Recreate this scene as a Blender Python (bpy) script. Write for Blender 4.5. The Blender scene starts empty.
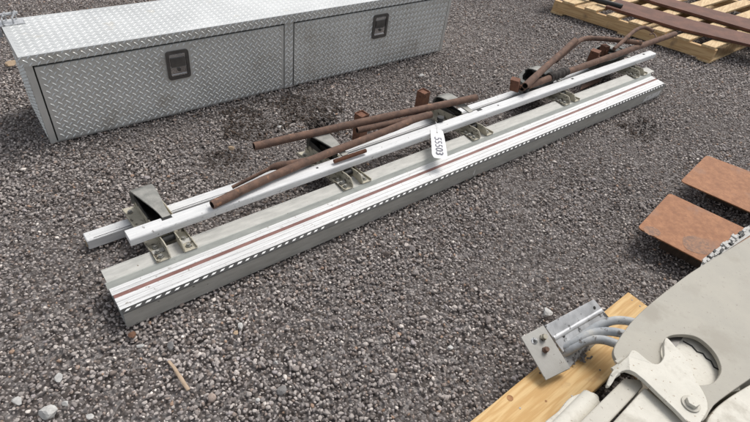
import bpy, math, random
import numpy as np
from mathutils import Vector, Matrix

# ---------------------------------------------------------------- camera
S = bpy.context.scene
H = 1.55; F = 530.0
_n = np.array([-91., -604., -F]); _n /= np.linalg.norm(_n)
Zc = -_n; fw = np.array([0, 0, -1.]); Yc = fw - Zc*fw.dot(Zc); Yc /= np.linalg.norm(Yc); Xc = np.cross(Yc, Zc)
R = np.array([Xc, Yc, Zc])
cd = bpy.data.cameras.new('camera'); cam = bpy.data.objects.new('camera', cd); S.collection.objects.link(cam)
cd.sensor_width = 36; cd.lens = F/750*36; cd.clip_start = .05; cd.clip_end = 500
M4 = Matrix([list(R[0])+[0], list(R[1])+[0], list(R[2])+[H], [0, 0, 0, 1]])
cam.matrix_world = M4; S.camera = cam
cd.dof.use_dof = False

# ---------------------------------------------------------------- light
SUN_EL, SUN_AZ = math.radians(58), math.radians(35)      # azimuth from +Y towards +X
w = bpy.data.worlds.new('World'); S.world = w; w.use_nodes = True
nt = w.node_tree; nt.nodes.clear()
sky = nt.nodes.new('ShaderNodeTexSky'); sky.sky_type = 'NISHITA'; sky.sun_disc = False
sky.sun_elevation = SUN_EL; sky.sun_rotation = SUN_AZ; sky.dust_density = 4; sky.air_density = 1
hs = nt.nodes.new('ShaderNodeHueSaturation'); hs.inputs['Saturation'].default_value = .30
bg = nt.nodes.new('ShaderNodeBackground'); bg.inputs['Strength'].default_value = .15
wo = nt.nodes.new('ShaderNodeOutputWorld')
nt.links.new(sky.outputs[0], hs.inputs['Color']); nt.links.new(hs.outputs[0], bg.inputs[0]); nt.links.new(bg.outputs[0], wo.inputs[0])
sl = bpy.data.lights.new('sun', 'SUN'); sl.energy = 1.45; sl.angle = math.radians(22); sl.color = (1, .97, .93)
so = bpy.data.objects.new('sun', sl); S.collection.objects.link(so)
sd = Vector((math.sin(SUN_AZ)*math.cos(SUN_EL), math.cos(SUN_AZ)*math.cos(SUN_EL), math.sin(SUN_EL)))
so.rotation_euler = sd.to_track_quat('Z', 'Y').to_euler(); so.location = sd*20
S.view_settings.view_transform = 'Standard'; S.view_settings.look = 'None'
S.view_settings.gamma = 1; S.view_settings.use_curve_mapping = False; S.view_settings.exposure = 0.12
S.render.engine = 'CYCLES'

# ---------------------------------------------------------------- helpers
rnd = random.Random(7); rng = np.random.default_rng(11)

def P(x, y, z=0.):
    """surveyed point: reference measurement (x, y) at real height z -> world"""
    d = R.T @ np.zeros(3) if False else R @ np.array([x-375., -(y-211.), -F])
    t = (z-H)/d[2]; return Vector((d[0]*t, d[1]*t, H+d[2]*t))

def tag(o, label=None, cat=None, group=None, kind=None):
    if label: o['label'] = label
    if cat: o['category'] = cat
    if group: o['group'] = group
    if kind: o['kind'] = kind
    return o

def empty(name, loc, rz=0.):
    o = bpy.data.objects.new(name, None); S.collection.objects.link(o)
    o.location = loc; o.rotation_euler = (0, 0, rz); o.empty_display_size = .1
    return o

def world_of(o):
    m = Matrix.Translation(o.location) @ o.rotation_euler.to_matrix().to_4x4()
    return world_of(o.parent) @ m if o.parent else m

class MB:
    """collects shapes; build() links them as ONE mesh object"""
    def __init__(s): s.v = []; s.f = []; s.m = []; s.cur = 0
    def add(s, vs, fs):
        b = len(s.v); s.v += [tuple(p) for p in vs]; s.f += [tuple(i+b for i in f) for f in fs]; s.m += [s.cur]*len(fs); return s
    def mat(s, i): s.cur = i; return s
    def prism(s, top, bot):
        n = len(top); fs = [tuple(range(n)), tuple(range(2*n-1, n-1, -1))]
        fs += [(i, n+i, n+(i+1) % n, (i+1) % n) for i in range(n)]
        return s.add(list(top)+list(bot), fs)
    def box(s, a, b):
        (x0, y0, z0), (x1, y1, z1) = a, b
        t = [(x0, y0, z1), (x1, y0, z1), (x1, y1, z1), (x0, y1, z1)]
        return s.prism(t, [(p[0], p[1], z0) for p in t])
    def cbox(s, a, b, c=.002):
        """box with chamfered top edges and corners"""
        (x0, y0, z0), (x1, y1, z1) = a, b
        def ring(i, z):
            x0_, x1_, y0_, y1_ = x0+i, x1-i, y0+i, y1-i
            return [(x0_+c, y0_, z), (x1_-c, y0_, z), (x1_, y0_+c, z), (x1_, y1_-c, z), (x1_-c, y1_, z), (x0_+c, y1_, z), (x0_, y1_-c, z), (x0_, y0_+c, z)]
        rs = [ring(c, z0), ring(0, z0+c), ring(0, z1-c), ring(c, z1)]
        vs = sum(rs, []); fs = [tuple(range(7, -1, -1)), tuple(range(24, 32))]
        for k in range(3):
            for i in range(8): fs.append((k*8+i, k*8+(i+1) % 8, (k+1)*8+(i+1) % 8, (k+1)*8+i))
        return s.add(vs, fs)
    def slab(s, pts, th):
        """polygon of 3D points (top face, counter-clockwise from above) with thickness downwards"""
        return s.prism(pts, [(p[0], p[1], p[2]-th) for p in pts])
    def tube(s, path, r, n=12, wall=0., rough=0., cap=True, flat=1.):
        path = [Vector(p) for p in path]; rings = []
        rr = r if isinstance(r, (list, tuple)) else [r]*len(path)
        up = Vector((0, 0, 1))
        def frame(i):
            a = path[max(i-1, 0)]; b = path[min(i+1, len(path)-1)]; t = (b-a).normalized()
            u = up if abs(t.z) < .95 else Vector((1, 0, 0))
            x = t.cross(u).normalized(); return x, x.cross(t).normalized()
        b0 = len(s.v); N = len(path)
        for i in range(N):
            x, y = frame(i)
            for k in range(n):
                a = 2*math.pi*k/n; q = rr[i]*(1+rough*rnd.uniform(-1, 1))
                s.v.append(tuple(path[i]+x*math.cos(a)*q+y*math.sin(a)*q*flat))
        for i in range(N-1):
            for k in range(n):
                s.f.append((b0+i*n+k, b0+i*n+(k+1) % n, b0+(i+1)*n+(k+1) % n, b0+(i+1)*n+k)); s.m.append(s.cur)
        for e, i in ((0, 0), (1, N-1)):
            ring = [b0+i*n+k for k in range(n)]
            if wall > 0:
                x, y = frame(i); t = x.cross(y)
                inw = (path[1]-path[0]).normalized() if i == 0 else (path[-2]-path[-1]).normalized()
                b1 = len(s.v)
                for dd in (0, .06):
                    for k in range(n):
                        a = 2*math.pi*k/n; q = rr[i]-wall
                        s.v.append(tuple(path[i]+inw*dd+x*math.cos(a)*q+y*math.sin(a)*q*flat))
                for k in range(n):
                    k2 = (k+1) % n
                    q1 = (ring[k], b1+k, b1+k2, ring[k2]); q2 = (b1+k, b1+n+k, b1+n+k2, b1+k2)
                    if e: q1 = q1[::-1]; q2 = q2[::-1]
                    s.f += [q1, q2]; s.m += [s.cur, s.cur+1]
                s.f.append(tuple(b1+n+k for k in range(n))); s.m.append(s.cur+1)
            elif cap:
                s.f.append(tuple(ring if e == 0 else ring[::-1])[::-1] if False else tuple(ring)); s.m.append(s.cur)
        return s
    def extrude(s, prof, u0, u1, n=1, closed=True, jitter=0):
        """(w, z) profile swept along x from u0 to u1"""
        k = len(prof); b = len(s.v)
        for i in range(n+1):
            u = u0+(u1-u0)*i/n
            for (a, c) in prof: s.v.append((u, a+rnd.uniform(-1, 1)*jitter, c+rnd.uniform(-1, 1)*jitter))
        for i in range(n):
            for j in range(k if closed else k-1):
                j2 = (j+1) % k
                s.f.append((b+i*k+j, b+i*k+j2, b+(i+1)*k+j2, b+(i+1)*k+j)); s.m.append(s.cur)
        if closed:
            s.f.append(tuple(b+j for j in range(k-1, -1, -1))); s.f.append(tuple(b+n*k+j for j in range(k))); s.m += [s.cur]*2
        return s
    def build(s, name, mats, parent=None, smooth=False, world=False, bevel=0.):
        me = bpy.data.meshes.new(name)
        vs = s.v
        if world and parent is not None:
            inv = world_of(parent).inverted(); vs = [tuple(inv @ Vector(p)) for p in vs]
        me.from_pydata(vs, [], s.f)
        for m in (mats if isinstance(mats, (list, tuple)) else [mats]): me.materials.append(m)
        me.polygons.foreach_set('material_index', s.m)
        import bmesh
        bm = bmesh.new(); bm.from_mesh(me); bmesh.ops.recalc_face_normals(bm, faces=bm.faces); bm.to_mesh(me); bm.free()
        if smooth:
            me.polygons.foreach_set('use_smooth', [True]*len(me.polygons))
            try: me.set_sharp_from_angle(angle=math.radians(smooth if smooth > 1 else 40))
            except Exception: pass
        me.update()
        o = bpy.data.objects.new(name, me); S.collection.objects.link(o)
        if parent: o.parent = parent
        if bevel:
            b = o.modifiers.new('bevel', 'BEVEL'); b.width = bevel; b.segments = 2; b.limit_method = 'ANGLE'; b.angle_limit = math.radians(40)
        return o

def root_at(name, pts_world, label, cat, group=None, rz=0.):
    c = sum((Vector(p) for p in pts_world), Vector())/len(pts_world)
    z = min(p[2] for p in pts_world)
    return tag(empty(name, (c.x, c.y, max(z, 0)), rz), label, cat, group)

# ---------------------------------------------------------------- materials
def mat(name, c0, c1=None, scale=20., metal=0., rough=.6, rough2=None, bump=0., bscale=60., spot=None, spot_scale=40., spot_amt=.6, detail=6., stretch=None, coord='Object', lo=.35, hi=.65, spot2=None, spot2_scale=8., spot2_amt=.6):
    m = bpy.data.materials.new(name); m.use_nodes = True; t = m.node_tree; N = t.nodes; L = t.links
    b = N['Principled BSDF']; b.inputs['Metallic'].default_value = metal; b.inputs['Roughness'].default_value = rough
    tc = N.new('ShaderNodeTexCoord'); src = tc.outputs[coord]
    if stretch:
        mp = N.new('ShaderNodeMapping'); mp.inputs['Scale'].default_value = stretch; L.new(src, mp.inputs[0]); src = mp.outputs[0]
    def noise(sc, d=detail, s=None):
        n = N.new('ShaderNodeTexNoise'); n.inputs['Scale'].default_value = sc; n.inputs['Detail'].default_value = d; n.inputs['Roughness'].default_value = .62
        L.new(s or src, n.inputs['Vector']); return n
    def mix(fac, a, bcol):
        x = N.new('ShaderNodeMix'); x.data_type = 'RGBA'; L.new(fac, x.inputs[0])
        for i, c in ((6, a), (7, bcol)):
            if isinstance(c, tuple): x.inputs[i].default_value = (*c, 1)
            else: L.new(c, x.inputs[i])
        return x.outputs[2]
    def rng_(s, a, bb):
        r = N.new('ShaderNodeMapRange'); r.inputs[1].default_value = a; r.inputs[2].default_value = bb; L.new(s, r.inputs[0]); return r.outputs[0]
    n1 = noise(scale); col = mix(rng_(n1.outputs[0], lo, hi), c0, c1 or c0)
    if spot:
        n2 = noise(spot_scale, 4, tc.outputs[coord]); col = mix(rng_(n2.outputs[0], spot_amt, spot_amt+.06), col, spot)
    if spot2:
        n3 = noise(spot2_scale, 7, tc.outputs[coord]); col = mix(rng_(n3.outputs[0], spot2_amt, spot2_amt+.12), col, spot2)
    L.new(col, b.inputs['Base Color'])
    if rough2 is not None:
        r = N.new('ShaderNodeMapRange'); L.new(n1.outputs[0], r.inputs[0]); r.inputs[1].default_value = .3; r.inputs[2].default_value = .7
        r.inputs[3].default_value = rough; r.inputs[4].default_value = rough2; L.new(r.outputs[0], b.inputs['Roughness'])
    if bump:
        nb = noise(bscale, 5); bp = N.new('ShaderNodeBump'); bp.inputs['Strength'].default_value = 1; bp.inputs['Distance'].default_value = bump
        L.new(nb.outputs[0], bp.inputs['Height']); L.new(bp.outputs[0], b.inputs['Normal'])
    return m

M = {}
M['alu_tread'] = mat('worn white aluminium', (.52, .52, .51), (.74, .74, .73), 9, .1, .48, .62, stretch=(.6, 14, 14), spot=(.36, .34, .31), spot_scale=70, spot_amt=.63, bump=.0004, bscale=120)
M['alu_tube'] = mat('brushed aluminium tube', (.60, .605, .60), (.74, .74, .73), 10, .03, .55, .7, stretch=(1, 14, 14), spot=(.3, .29, .28), spot_scale=55, spot_amt=.64, bump=.0004, bscale=120)
M['alu_beige'] = mat('weathered beige aluminium', (.41, .405, .375), (.55, .54, .50), 14, .15, .55, .75, stretch=(1, 4, 4), spot=(.22, .18, .14), spot_scale=45, spot_amt=.66, bump=.0006, bscale=90, spot2=(.36, .24, .13), spot2_scale=11, spot2_amt=.66)
M['alu_grey'] = mat('dull grey aluminium', (.40, .395, .36), (.50, .495, .455), 12, .2, .5, .7, stretch=(1, 5, 5), spot=(.10, .10, .09), spot_scale=50, spot_amt=.66, bump=.0006, bscale=80)
M['step_grey'] = mat('greenish grey aluminium step', (.36, .37, .34), (.46, .47, .43), 14, .15, .55, .7, stretch=(1, 5, 5), spot=(.2, .19, .17), spot_scale=60, spot_amt=.67)
M['bracket'] = mat('dirty beige cast bracket', (.38, .355, .28), (.56, .52, .42), 22, .15, .55, .8, spot=(.10, .085, .065), spot_scale=38, spot_amt=.56, bump=.001, bscale=70)
M['red'] = mat('faded red stripe', (.15, .060, .048), (.25, .125, .105), 30, 0, .6, stretch=(.4, 1, 1), spot=(.5, .46, .44), spot_scale=60, spot_amt=.68)
M['black'] = mat('black rubber', (.012, .012, .012), (.03, .03, .028), 30, 0, .6)
M['dark_strap'] = mat('grey cast clamp', (.22, .22, .20), (.36, .35, .32), 25, .3, .5, .7, bump=.0008, bscale=80)
M['white_plastic'] = mat('white chip', (.7, .7, .68), (.8, .8, .78), 20, 0, .5)
M['rust'] = mat('rusty pipe steel', (.115, .072, .055), (.21, .125, .088), 28, .1, .85, bump=.0016, bscale=160, spot=(.30, .165, .10), spot_scale=24, spot_amt=.62, spot2=(.055, .038, .032), spot2_scale=14, spot2_amt=.58)
M['rust_orange'] = mat('orange rusty steel', (.15, .068, .042), (.235, .11, .065), 24, .1, .85, bump=.0014, bscale=130, spot=(.09, .04, .025), spot_scale=30, spot_amt=.58)
M['rust_bar'] = mat('dark red rusty bar', (.095, .042, .028), (.165, .072, .046), 8, .1, .75, bump=.0012, bscale=90, stretch=(1, 1, 1), spot=(.26, .15, .10), spot_scale=26, spot_amt=.68)
M['rust_plate'] = mat('smooth orange rust plate', (.25, .105, .045), (.37, .170, .078), 34, .05, .7, bump=.0006, bscale=160, spot=(.24, .105, .05), spot_scale=120, spot_amt=.56, spot2=(.26, .145, .095), spot2_scale=5, spot2_amt=.56)
M['diamond'] = mat('diamond plate aluminium', (.67, .68, .655), (.75, .76, .735), 5, .55, .28, .42, spot2=(.58, .57, .53), spot2_scale=6, spot2_amt=.55)
M['lid_alu'] = mat('bright diamond plate lid', (.57, .58, .57), (.66, .67, .66), 4, .3, .42, .55, spot=(.6, .59, .55), spot_scale=9, spot_amt=.62)
M['latch'] = mat('dark steel latch', (.10, .095, .09), (.15, .14, .13), 20, .5, .4)
M['chrome'] = mat('chrome latch', (.55, .56, .57), (.7, .7, .7), 20, .95, .22)
M['galv'] = mat('galvanised steel', (.40, .41, .42), (.62, .63, .64), 18, .25, .4, .6, spot=(.12, .12, .12), spot_scale=30, spot_amt=.58, bump=.0008, bscale=70)
M['cast'] = mat('pale cast plate', (.36, .35, .32), (.44, .43, .40), 14, .2, .55, .7, spot=(.16, .13, .10), spot_scale=55, spot_amt=.64, bump=.0006, bscale=80)
M['hose'] = mat('pale grey blue hose', (.33, .355, .38), (.54, .54, .52), 14, 0, .5, .65, spot=(.15, .14, .13), spot_scale=45, spot_amt=.58, bump=.001, bscale=90, spot2=(.58, .55, .47), spot2_scale=14, spot2_amt=.55)
M['paint'] = mat('chalky beige paint', (.46, .435, .37), (.56, .53, .46), 9, 0, .55, .7, spot=(.24, .20, .16), spot_scale=95, spot_amt=.64, bump=.0007, bscale=60)
M['paint_light'] = mat('chipped cream paint', (.56, .535, .46), (.68, .65, .57), 9, 0, .55, .7, spot=(.30, .22, .14), spot_scale=70, spot_amt=.64, bump=.0018, bscale=38, spot2=(.47, .44, .37), spot2_scale=9, spot2_amt=.52)
M['paint_grey'] = mat('grey beige paint', (.325, .305, .255), (.395, .37, .31), 7, 0, .5, .65, spot=(.22, .19, .155), spot_scale=95, spot_amt=.64, bump=.0006, bscale=60, spot2=(.30, .275, .225), spot2_scale=5, spot2_amt=.52)
M['inside_shade'] = mat('dirty shaded pipe inside', (.014, .010, .008), (.03, .02, .015), 40, 0, .95)  # dirty rust darkened to near black, putting the hollow's shade into the colour
M['paper'] = mat('white paper tag', (.78, .78, .77), (.84, .84, .83), 12, 0, .7)
M['ink'] = mat('grey marker ink', (.10, .10, .13), (.18, .18, .22), 60, 0, .6)
M['pale_stone'] = mat('pale pebble', (.42, .41, .39), (.58, .57, .54), 60, 0, .85, bump=.002, bscale=90)
M['tan_stone'] = mat('tan pebble', (.34, .25, .16), (.46, .34, .23), 60, 0, .85, bump=.002, bscale=90)
M['grey_stone'] = mat('grey rock', (.15, .145, .14), (.24, .23, .225), 60, 0, .9, bump=.002, bscale=90)
M['rust_stone'] = mat('rusty pebble', (.12, .06, .035), (.19, .10, .06), 60, 0, .9, bump=.002, bscale=90)
M['soil'] = mat('dark soil', (.02, .015, .011), (.05, .036, .027), 30, 0, .95, bump=.006, bscale=60)

def wood_mat(name, c0, c1, knot, rings=.9, axis=0):
    m = bpy.data.materials.new(name); m.use_nodes = True; t = m.node_tree; N = t.nodes; L = t.links
    b = N['Principled BSDF']; b.inputs['Roughness'].default_value = .72
    tc = N.new('ShaderNodeTexCoord'); mp = N.new('ShaderNodeMapping')
    sc = [14, 14, 14]; sc[axis] = 1.1; mp.inputs['Scale'].default_value = sc
    L.new(tc.outputs['Object'], mp.inputs[0])
    n = N.new('ShaderNodeTexNoise'); n.inputs['Scale'].default_value = 2.6; n.inputs['Detail'].default_value = 3; L.new(mp.outputs[0], n.inputs[0])
    w_ = N.new('ShaderNodeMath'); w_.operation = 'MULTIPLY'; w_.inputs[1].default_value = 26; L.new(n.outputs[0], w_.inputs[0])
    s_ = N.new('ShaderNodeMath'); s_.operation = 'SINE'; L.new(w_.outputs[0], s_.inputs[0])
    r = N.new('ShaderNodeMapRange'); r.inputs[1].default_value = -1; r.inputs[2].default_value = 1; r.inputs[3].default_value = 0; r.inputs[4].default_value = rings; L.new(s_.outputs[0], r.inputs[0])
    x = N.new('ShaderNodeMix'); x.data_type = 'RGBA'; L.new(r.outputs[0], x.inputs[0]); x.inputs[6].default_value = (*c0, 1); x.inputs[7].default_value = (*c1, 1)
    n2 = N.new('ShaderNodeTexNoise'); n2.inputs['Scale'].default_value = 9; n2.inputs['Detail'].default_value = 6; L.new(tc.outputs['Object'], n2.inputs[0])
    r2 = N.new('ShaderNodeMapRange'); r2.inputs[1].default_value = .62; r2.inputs[2].default_value = .72; L.new(n2.outputs[0], r2.inputs[0])
    y = N.new('ShaderNodeMix'); y.data_type = 'RGBA'; L.new(r2.outputs[0], y.inputs[0]); L.new(x.outputs[2], y.inputs[6]); y.inputs[7].default_value = (*knot, 1)
    L.new(y.outputs[2], b.inputs['Base Color'])
    n3 = N.new('ShaderNodeTexNoise'); n3.inputs['Scale'].default_value = 40; L.new(mp.outputs[0], n3.inputs[0])
    bp = N.new('ShaderNodeBump'); bp.inputs['Strength'].default_value = 1; bp.inputs['Distance'].default_value = .0006; L.new(n3.outputs[0], bp.inputs['Height']); L.new(bp.outputs[0], b.inputs['Normal'])
    return m
M['pine_s'] = wood_mat('pallet pine along stringer', (.62, .43, .22), (.48, .30, .14), (.30, .20, .11), 1., 0)
M['pine_t'] = wood_mat('pallet pine along deck', (.66, .49, .27), (.52, .35, .18), (.33, .23, .13), 1., 1)
M['plank'] = wood_mat('yellow pine plank', (.68, .47, .22), (.56, .34, .13), (.40, .235, .11), 1., 0)
M['knot'] = mat('wood knot', (.24, .11, .045), (.42, .22, .09), 60, 0, .8)

# gravel stones: each stone carries its own mineral colour
def stone_mat():
    m = bpy.data.materials.new('crushed stone'); m.use_nodes = True; t = m.node_tree; N = t.nodes; L = t.links
    b = N['Principled BSDF']; b.inputs['Roughness'].default_value = .8
    at = N.new('ShaderNodeAttribute'); at.attribute_name = 'mineral'
    tc = N.new('ShaderNodeTexCoord'); n = N.new('ShaderNodeTexNoise'); n.inputs['Scale'].default_value = 260; n.inputs['Detail'].default_value = 4
    L.new(tc.outputs['Object'], n.inputs[0])
    r = N.new('ShaderNodeMapRange'); r.inputs[1].default_value = .3; r.inputs[2].default_value = .7; r.inputs[3].default_value = .78; r.inputs[4].default_value = 1.22; L.new(n.outputs[0], r.inputs[0])
    v = N.new('ShaderNodeVectorMath'); v.operation = 'SCALE'; L.new(at.outputs['Color'], v.inputs[0]); L.new(r.outputs[0], v.inputs['Scale'])
    L.new(v.outputs[0], b.inputs['Base Color'])
    bp = N.new('ShaderNodeBump'); bp.inputs['Strength'].default_value = 1; bp.inputs['Distance'].default_value = .0012; L.new(n.outputs[0], bp.inputs['Height']); L.new(bp.outputs[0], b.inputs['Normal'])
    return m
M['stone'] = stone_mat()

def ground_mat():
    m = bpy.data.materials.new('gravel ground'); m.use_nodes = True; t = m.node_tree; N = t.nodes; L = t.links
    b = N['Principled BSDF']; b.inputs['Roughness'].default_value = .95
    tc = N.new('ShaderNodeTexCoord')
    v = N.new('ShaderNodeTexVoronoi'); v.inputs['Scale'].default_value = 70; L.new(tc.outputs['Object'], v.inputs['Vector'])
    cr = N.new('ShaderNodeValToRGB'); e = cr.color_ramp.elements
    e[0].color = (.07, .058, .052, 1); e[1].color = (.28, .26, .25, 1)
    k = cr.color_ramp.elements.new(.5); k.color = (.16, .14, .13, 1)
    sp = N.new('ShaderNodeSeparateColor'); L.new(v.outputs['Color'], sp.inputs[0]); L.new(sp.outputs[0], cr.inputs[0]); L.new(cr.outputs[0], b.inputs['Base Color'])
    bp = N.new('ShaderNodeBump'); bp.inputs['Strength'].default_value = 1; bp.inputs['Distance'].default_value = .008; bp.invert = True
    L.new(v.outputs['Distance'], bp.inputs['Height']); L.new(bp.outputs[0], b.inputs['Normal'])
    return m

# ---------------------------------------------------------------- ground
o = MB().add([(-200, -200, -.012), (200, -200, -.012), (200, 200, -.012), (-200, 200, -.012)], [(0, 1, 2, 3)]).build('ground', ground_mat())
o['kind'] = 'structure'

def ico(sub):
    import bmesh
    bm = bmesh.new(); bmesh.ops.create_icosphere(bm, subdivisions=sub, radius=1)
    v = np.array([x.co[:] for x in bm.verts]); f = np.array([[a.index for a in q.verts] for q in bm.faces]); bm.free(); return v, f

def stone_shapes(sub, n, cuts, seed):
    r = np.random.default_rng(seed); V, Fc = ico(sub); out = []
    for _ in range(n):
        v = V.copy()*(1+r.uniform(-.06, .06, (len(V), 1)))
        for _c in range(cuts):
            d = r.normal(size=3); d /= np.linalg.norm(d); h = r.uniform(.38, .74)
            s = v @ d; k = s > h; v[k] -= np.outer(s[k]-h, d)
        v *= np.array([1, r.uniform(.65, 1.), r.uniform(.5, .85)])
        out.append(v)
    return np.array(out), Fc

def rand_rot(n, r):
    q = r.normal(size=(n, 4)); q /= np.linalg.norm(q, axis=1)[:, None]; a, b, c, d = q.T
    return np.stack([1-2*(c*c+d*d), 2*(b*c-a*d), 2*(b*d+a*c), 2*(b*c+a*d), 1-2*(b*b+d*d), 2*(c*d-a*b), 2*(b*d-a*c), 2*(c*d+a*b), 1-2*(b*b+c*c)], 1).reshape(n, 3, 3)

def value_noise(xy, cell, seed):
    r = np.random.default_rng(seed); G = r.random((256, 256)); p = xy/cell+1000; i = np.floor(p).astype(int); fr = p-i; fr = fr*fr*(3-2*fr)
    g = lambda a, b: G[(i[:, 0]+a) % 256, (i[:, 1]+b) % 256]
    return (g(0, 0)*(1-fr[:, 0])+g(1, 0)*fr[:, 0])*(1-fr[:, 1])+(g(0, 1)*(1-fr[:, 0])+g(1, 1)*fr[:, 0])*fr[:, 1]

QUAD = np.array([(-1.7, .15), (2.1, .3), (5.0, 7.0), (-3.9, 4.2)])
def in_quad(p):
    ok = np.ones(len(p), bool)
    for i in range(4):
        a, b = QUAD[i], QUAD[(i+1) % 4]; ok &= (b[0]-a[0])*(p[:, 1]-a[1])-(b[1]-a[1])*(p[:, 0]-a[0]) > 0
    return ok
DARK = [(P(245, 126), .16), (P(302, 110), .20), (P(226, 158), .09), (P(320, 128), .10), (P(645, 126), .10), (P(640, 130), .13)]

def gravel_layer(y0, y1, spacing, rmin, rmax, sub, seed, zoff, fill=1.):
    r = np.random.default_rng(seed)
    xs = np.arange(-4, 5.2, spacing); ys = np.arange(y0, y1, spacing)
    gx, gy = np.meshgrid(xs, ys); p = np.stack([gx.ravel(), gy.ravel()], 1)+r.uniform(-.55, .55, (gx.size, 2))*spacing
    p = p[in_quad(p)]; p = p[r.random(len(p)) < fill]; n = len(p)
    rad = rmin+(rmax-rmin)*r.random(n)**2.2
    coarse = value_noise(p, .22, 5); rad *= .8+.4*coarse
    z = zoff+.012*(value_noise(p, .35, 3)-.5)+r.uniform(-.004, .003, n)+rad*.15
    shapes, Fc = stone_shapes(sub, 28, 9, seed+1); pick = r.integers(0, 28, n)
    rot = rand_rot(n, r); v = np.einsum('nij,nkj->nki', rot, shapes[pick])*rad[:, None, None]
    v[:, :, 2] *= .75
    v += np.stack([p[:, 0], p[:, 1], z], 1)[:, None, :]
    f = Fc[None]+(np.arange(n)*shapes.shape[1])[:, None, None]
    pal = np.array([(.150, .140, .138), (.105, .095, .092), (.20, .188, .182), (.080, .068, .062), (.225, .212, .205), (.150, .125, .112), (.165, .155, .160), (.36, .345, .33), (.17, .12, .09)])
    ci = r.choice(len(pal), n, p=[.27, .2, .2, .10, .085, .08, .045, .010, .010])
    c = pal[ci]*np.array([2.08, 1.98, 1.88])*r.uniform(.85, 1.15, (n, 1)); c *= (.86+.28*value_noise(p, .6, 8))[:, None]
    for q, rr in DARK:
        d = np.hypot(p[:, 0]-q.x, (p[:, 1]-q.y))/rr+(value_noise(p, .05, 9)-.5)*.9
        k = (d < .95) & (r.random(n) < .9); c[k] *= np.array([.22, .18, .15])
    return v.reshape(-1, 3), f.reshape(-1, 3), np.repeat(c, shapes.shape[1], 0)

def gravel():
    parts = [gravel_layer(.15, 2.0, .0118, .0052, .0115, 2, 21, .000),
             gravel_layer(2.0, 3.6, .0130, .0060, .0122, 1, 31, .000),
             gravel_layer(3.6, 7.0, .0165, .0080, .0140, 1, 41, .000),
             gravel_layer(.15, 3.6, .055, .010, .019, 2, 51, .001, .38)]
    vs, fs, cs, b = [], [], [], 0
    for v, f, c in parts: vs.append(v); fs.append(f+b); cs.append(c); b += len(v)
    v = np.concatenate(vs); f = np.concatenate(fs); c = np.concatenate(cs)
    print('gravel verts', len(v), 'tris', len(f))
    me = bpy.data.meshes.new('gravel'); me.vertices.add(len(v)); me.loops.add(f.size); me.polygons.add(len(f))
    me.vertices.foreach_set('co', v.astype(np.float32).ravel()); me.loops.foreach_set('vertex_index', f.astype(np.int32).ravel())
    me.polygons.foreach_set('loop_start', np.arange(0, f.size, 3, dtype=np.int32)); me.polygons.foreach_set('loop_total', np.full(len(f), 3, np.int32))
    me.update(calc_edges=True)
    a = me.attributes.new('mineral', 'FLOAT_COLOR', 'POINT'); a.data.foreach_set('color', np.concatenate([c, np.ones((len(c), 1))], 1).astype(np.float32).ravel())
    me.materials.append(M['stone'])
    g = bpy.data.objects.new('gravel', me); S.collection.objects.link(g)
    tag(g, 'grey brown crushed stone gravel covering the yard', 'gravel', kind='stuff')
gravel()

# ---------------------------------------------------------------- diamond plate lozenges
def lozenges(mb, org, eu, ev, nrm, w_, h_, pitch=.0225, margin=.009, skip=None, hz=.0030):
    org, eu, ev, nrm = (Vector(a) for a in (org, eu, ev, nrm))
    r2 = math.sqrt(.5); K = int((w_+h_)/pitch)+2
    for i in range(-K, K):
        for j in range(-K, K):
            cu, cv = (i-j)*pitch*r2+w_*.5, (i+j)*pitch*r2+h_*.5
            if cu < margin or cu > w_-margin or cv < margin or cv > h_-margin: continue
            if skip and skip[0] < cu < skip[2] and skip[1] < cv < skip[3]: continue
            a = math.radians(45 if (i+j) % 2 else -45); ca, sa = math.cos(a), math.sin(a)
            l, q, h = .0142, .0040, hz
            loc = [(-l, 0, 0), (-l*.4, -q, 0), (l*.4, -q, 0), (l, 0, 0), (l*.4, q, 0), (-l*.4, q, 0), (-l*.55, 0, h), (l*.55, 0, h)]
            vs = [org+eu*(cu+x*ca-y*sa)+ev*(cv+x*sa+y*ca)+nrm*(z+.0001 if z else -.0004) for x, y, z in loc]
            mb.add(vs, [(0, 1, 6), (1, 2, 7, 6), (2, 3, 7), (3, 4, 7), (4, 5, 6, 7), (5, 0, 6)])

# ---------------------------------------------------------------- truck tool box
TB = empty('truck_toolbox', P(51.6, 144, 0), math.radians(42.6))
tag(TB, 'long silver diamond plate truck tool box with two drop doors lying on gravel', 'tool box')
BL, BD = 2.48, .385
mb = MB().box((.004, .014, .004), (BL-.004, BD-.01, .388))
body = mb.build('body', M['diamond'], TB)
fr = MB()
for a, b in ((.0, .026), (1.228, 1.282), (BL-.022, BL)):
    fr.box((a, 0, .0), (b, .0135, .386))
    if b-a > .03: lozenges(fr, (a, 0, 0), (1, 0, 0), (0, 0, 1), (0, -1, 0), b-a, .386, margin=.008)
fr.box((.0265, .003, .0), (1.2275, .0135, .006)); fr.box((1.2825, .003, .0), (BL-.0225, .0135, .006))
fr.build('door_frame', M['diamond'], TB)
sl_ = MB().box((.0265, .0100, .0065), (1.2275, .0136, .3865)); sl_.box((1.2825, .0100, .0065), (BL-.0225, .0136, .3865)); sl_.build('door_seal', M['black'], TB)
side = MB(); side.box((-.002, .002, .0), (.0035, BD-.012, .387)); lozenges(side, (-.002, BD-.012, 0), (0, -1, 0), (0, 0, 1), (-1, 0, 0), BD-.014, .387)
side.build('end_panel', M['diamond'], TB)
side = MB(); side.box((BL-.0035, .014, .0), (BL+.002, BD-.012, .387)); side.build('end_panel', M['diamond'], TB)
lid = MB(); lid.box((-.014, -.014, .4335), (BL+.03, BD, .4375)); lid.box((-.014, -.014, .392), (BL+.03, -.0115, .4333)); lid.box((-.014, -.0113, .392), (-.0115, BD, .4333)); lid.box((BL+.0275, -.0113, .392), (BL+.03, BD, .4333))
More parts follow.
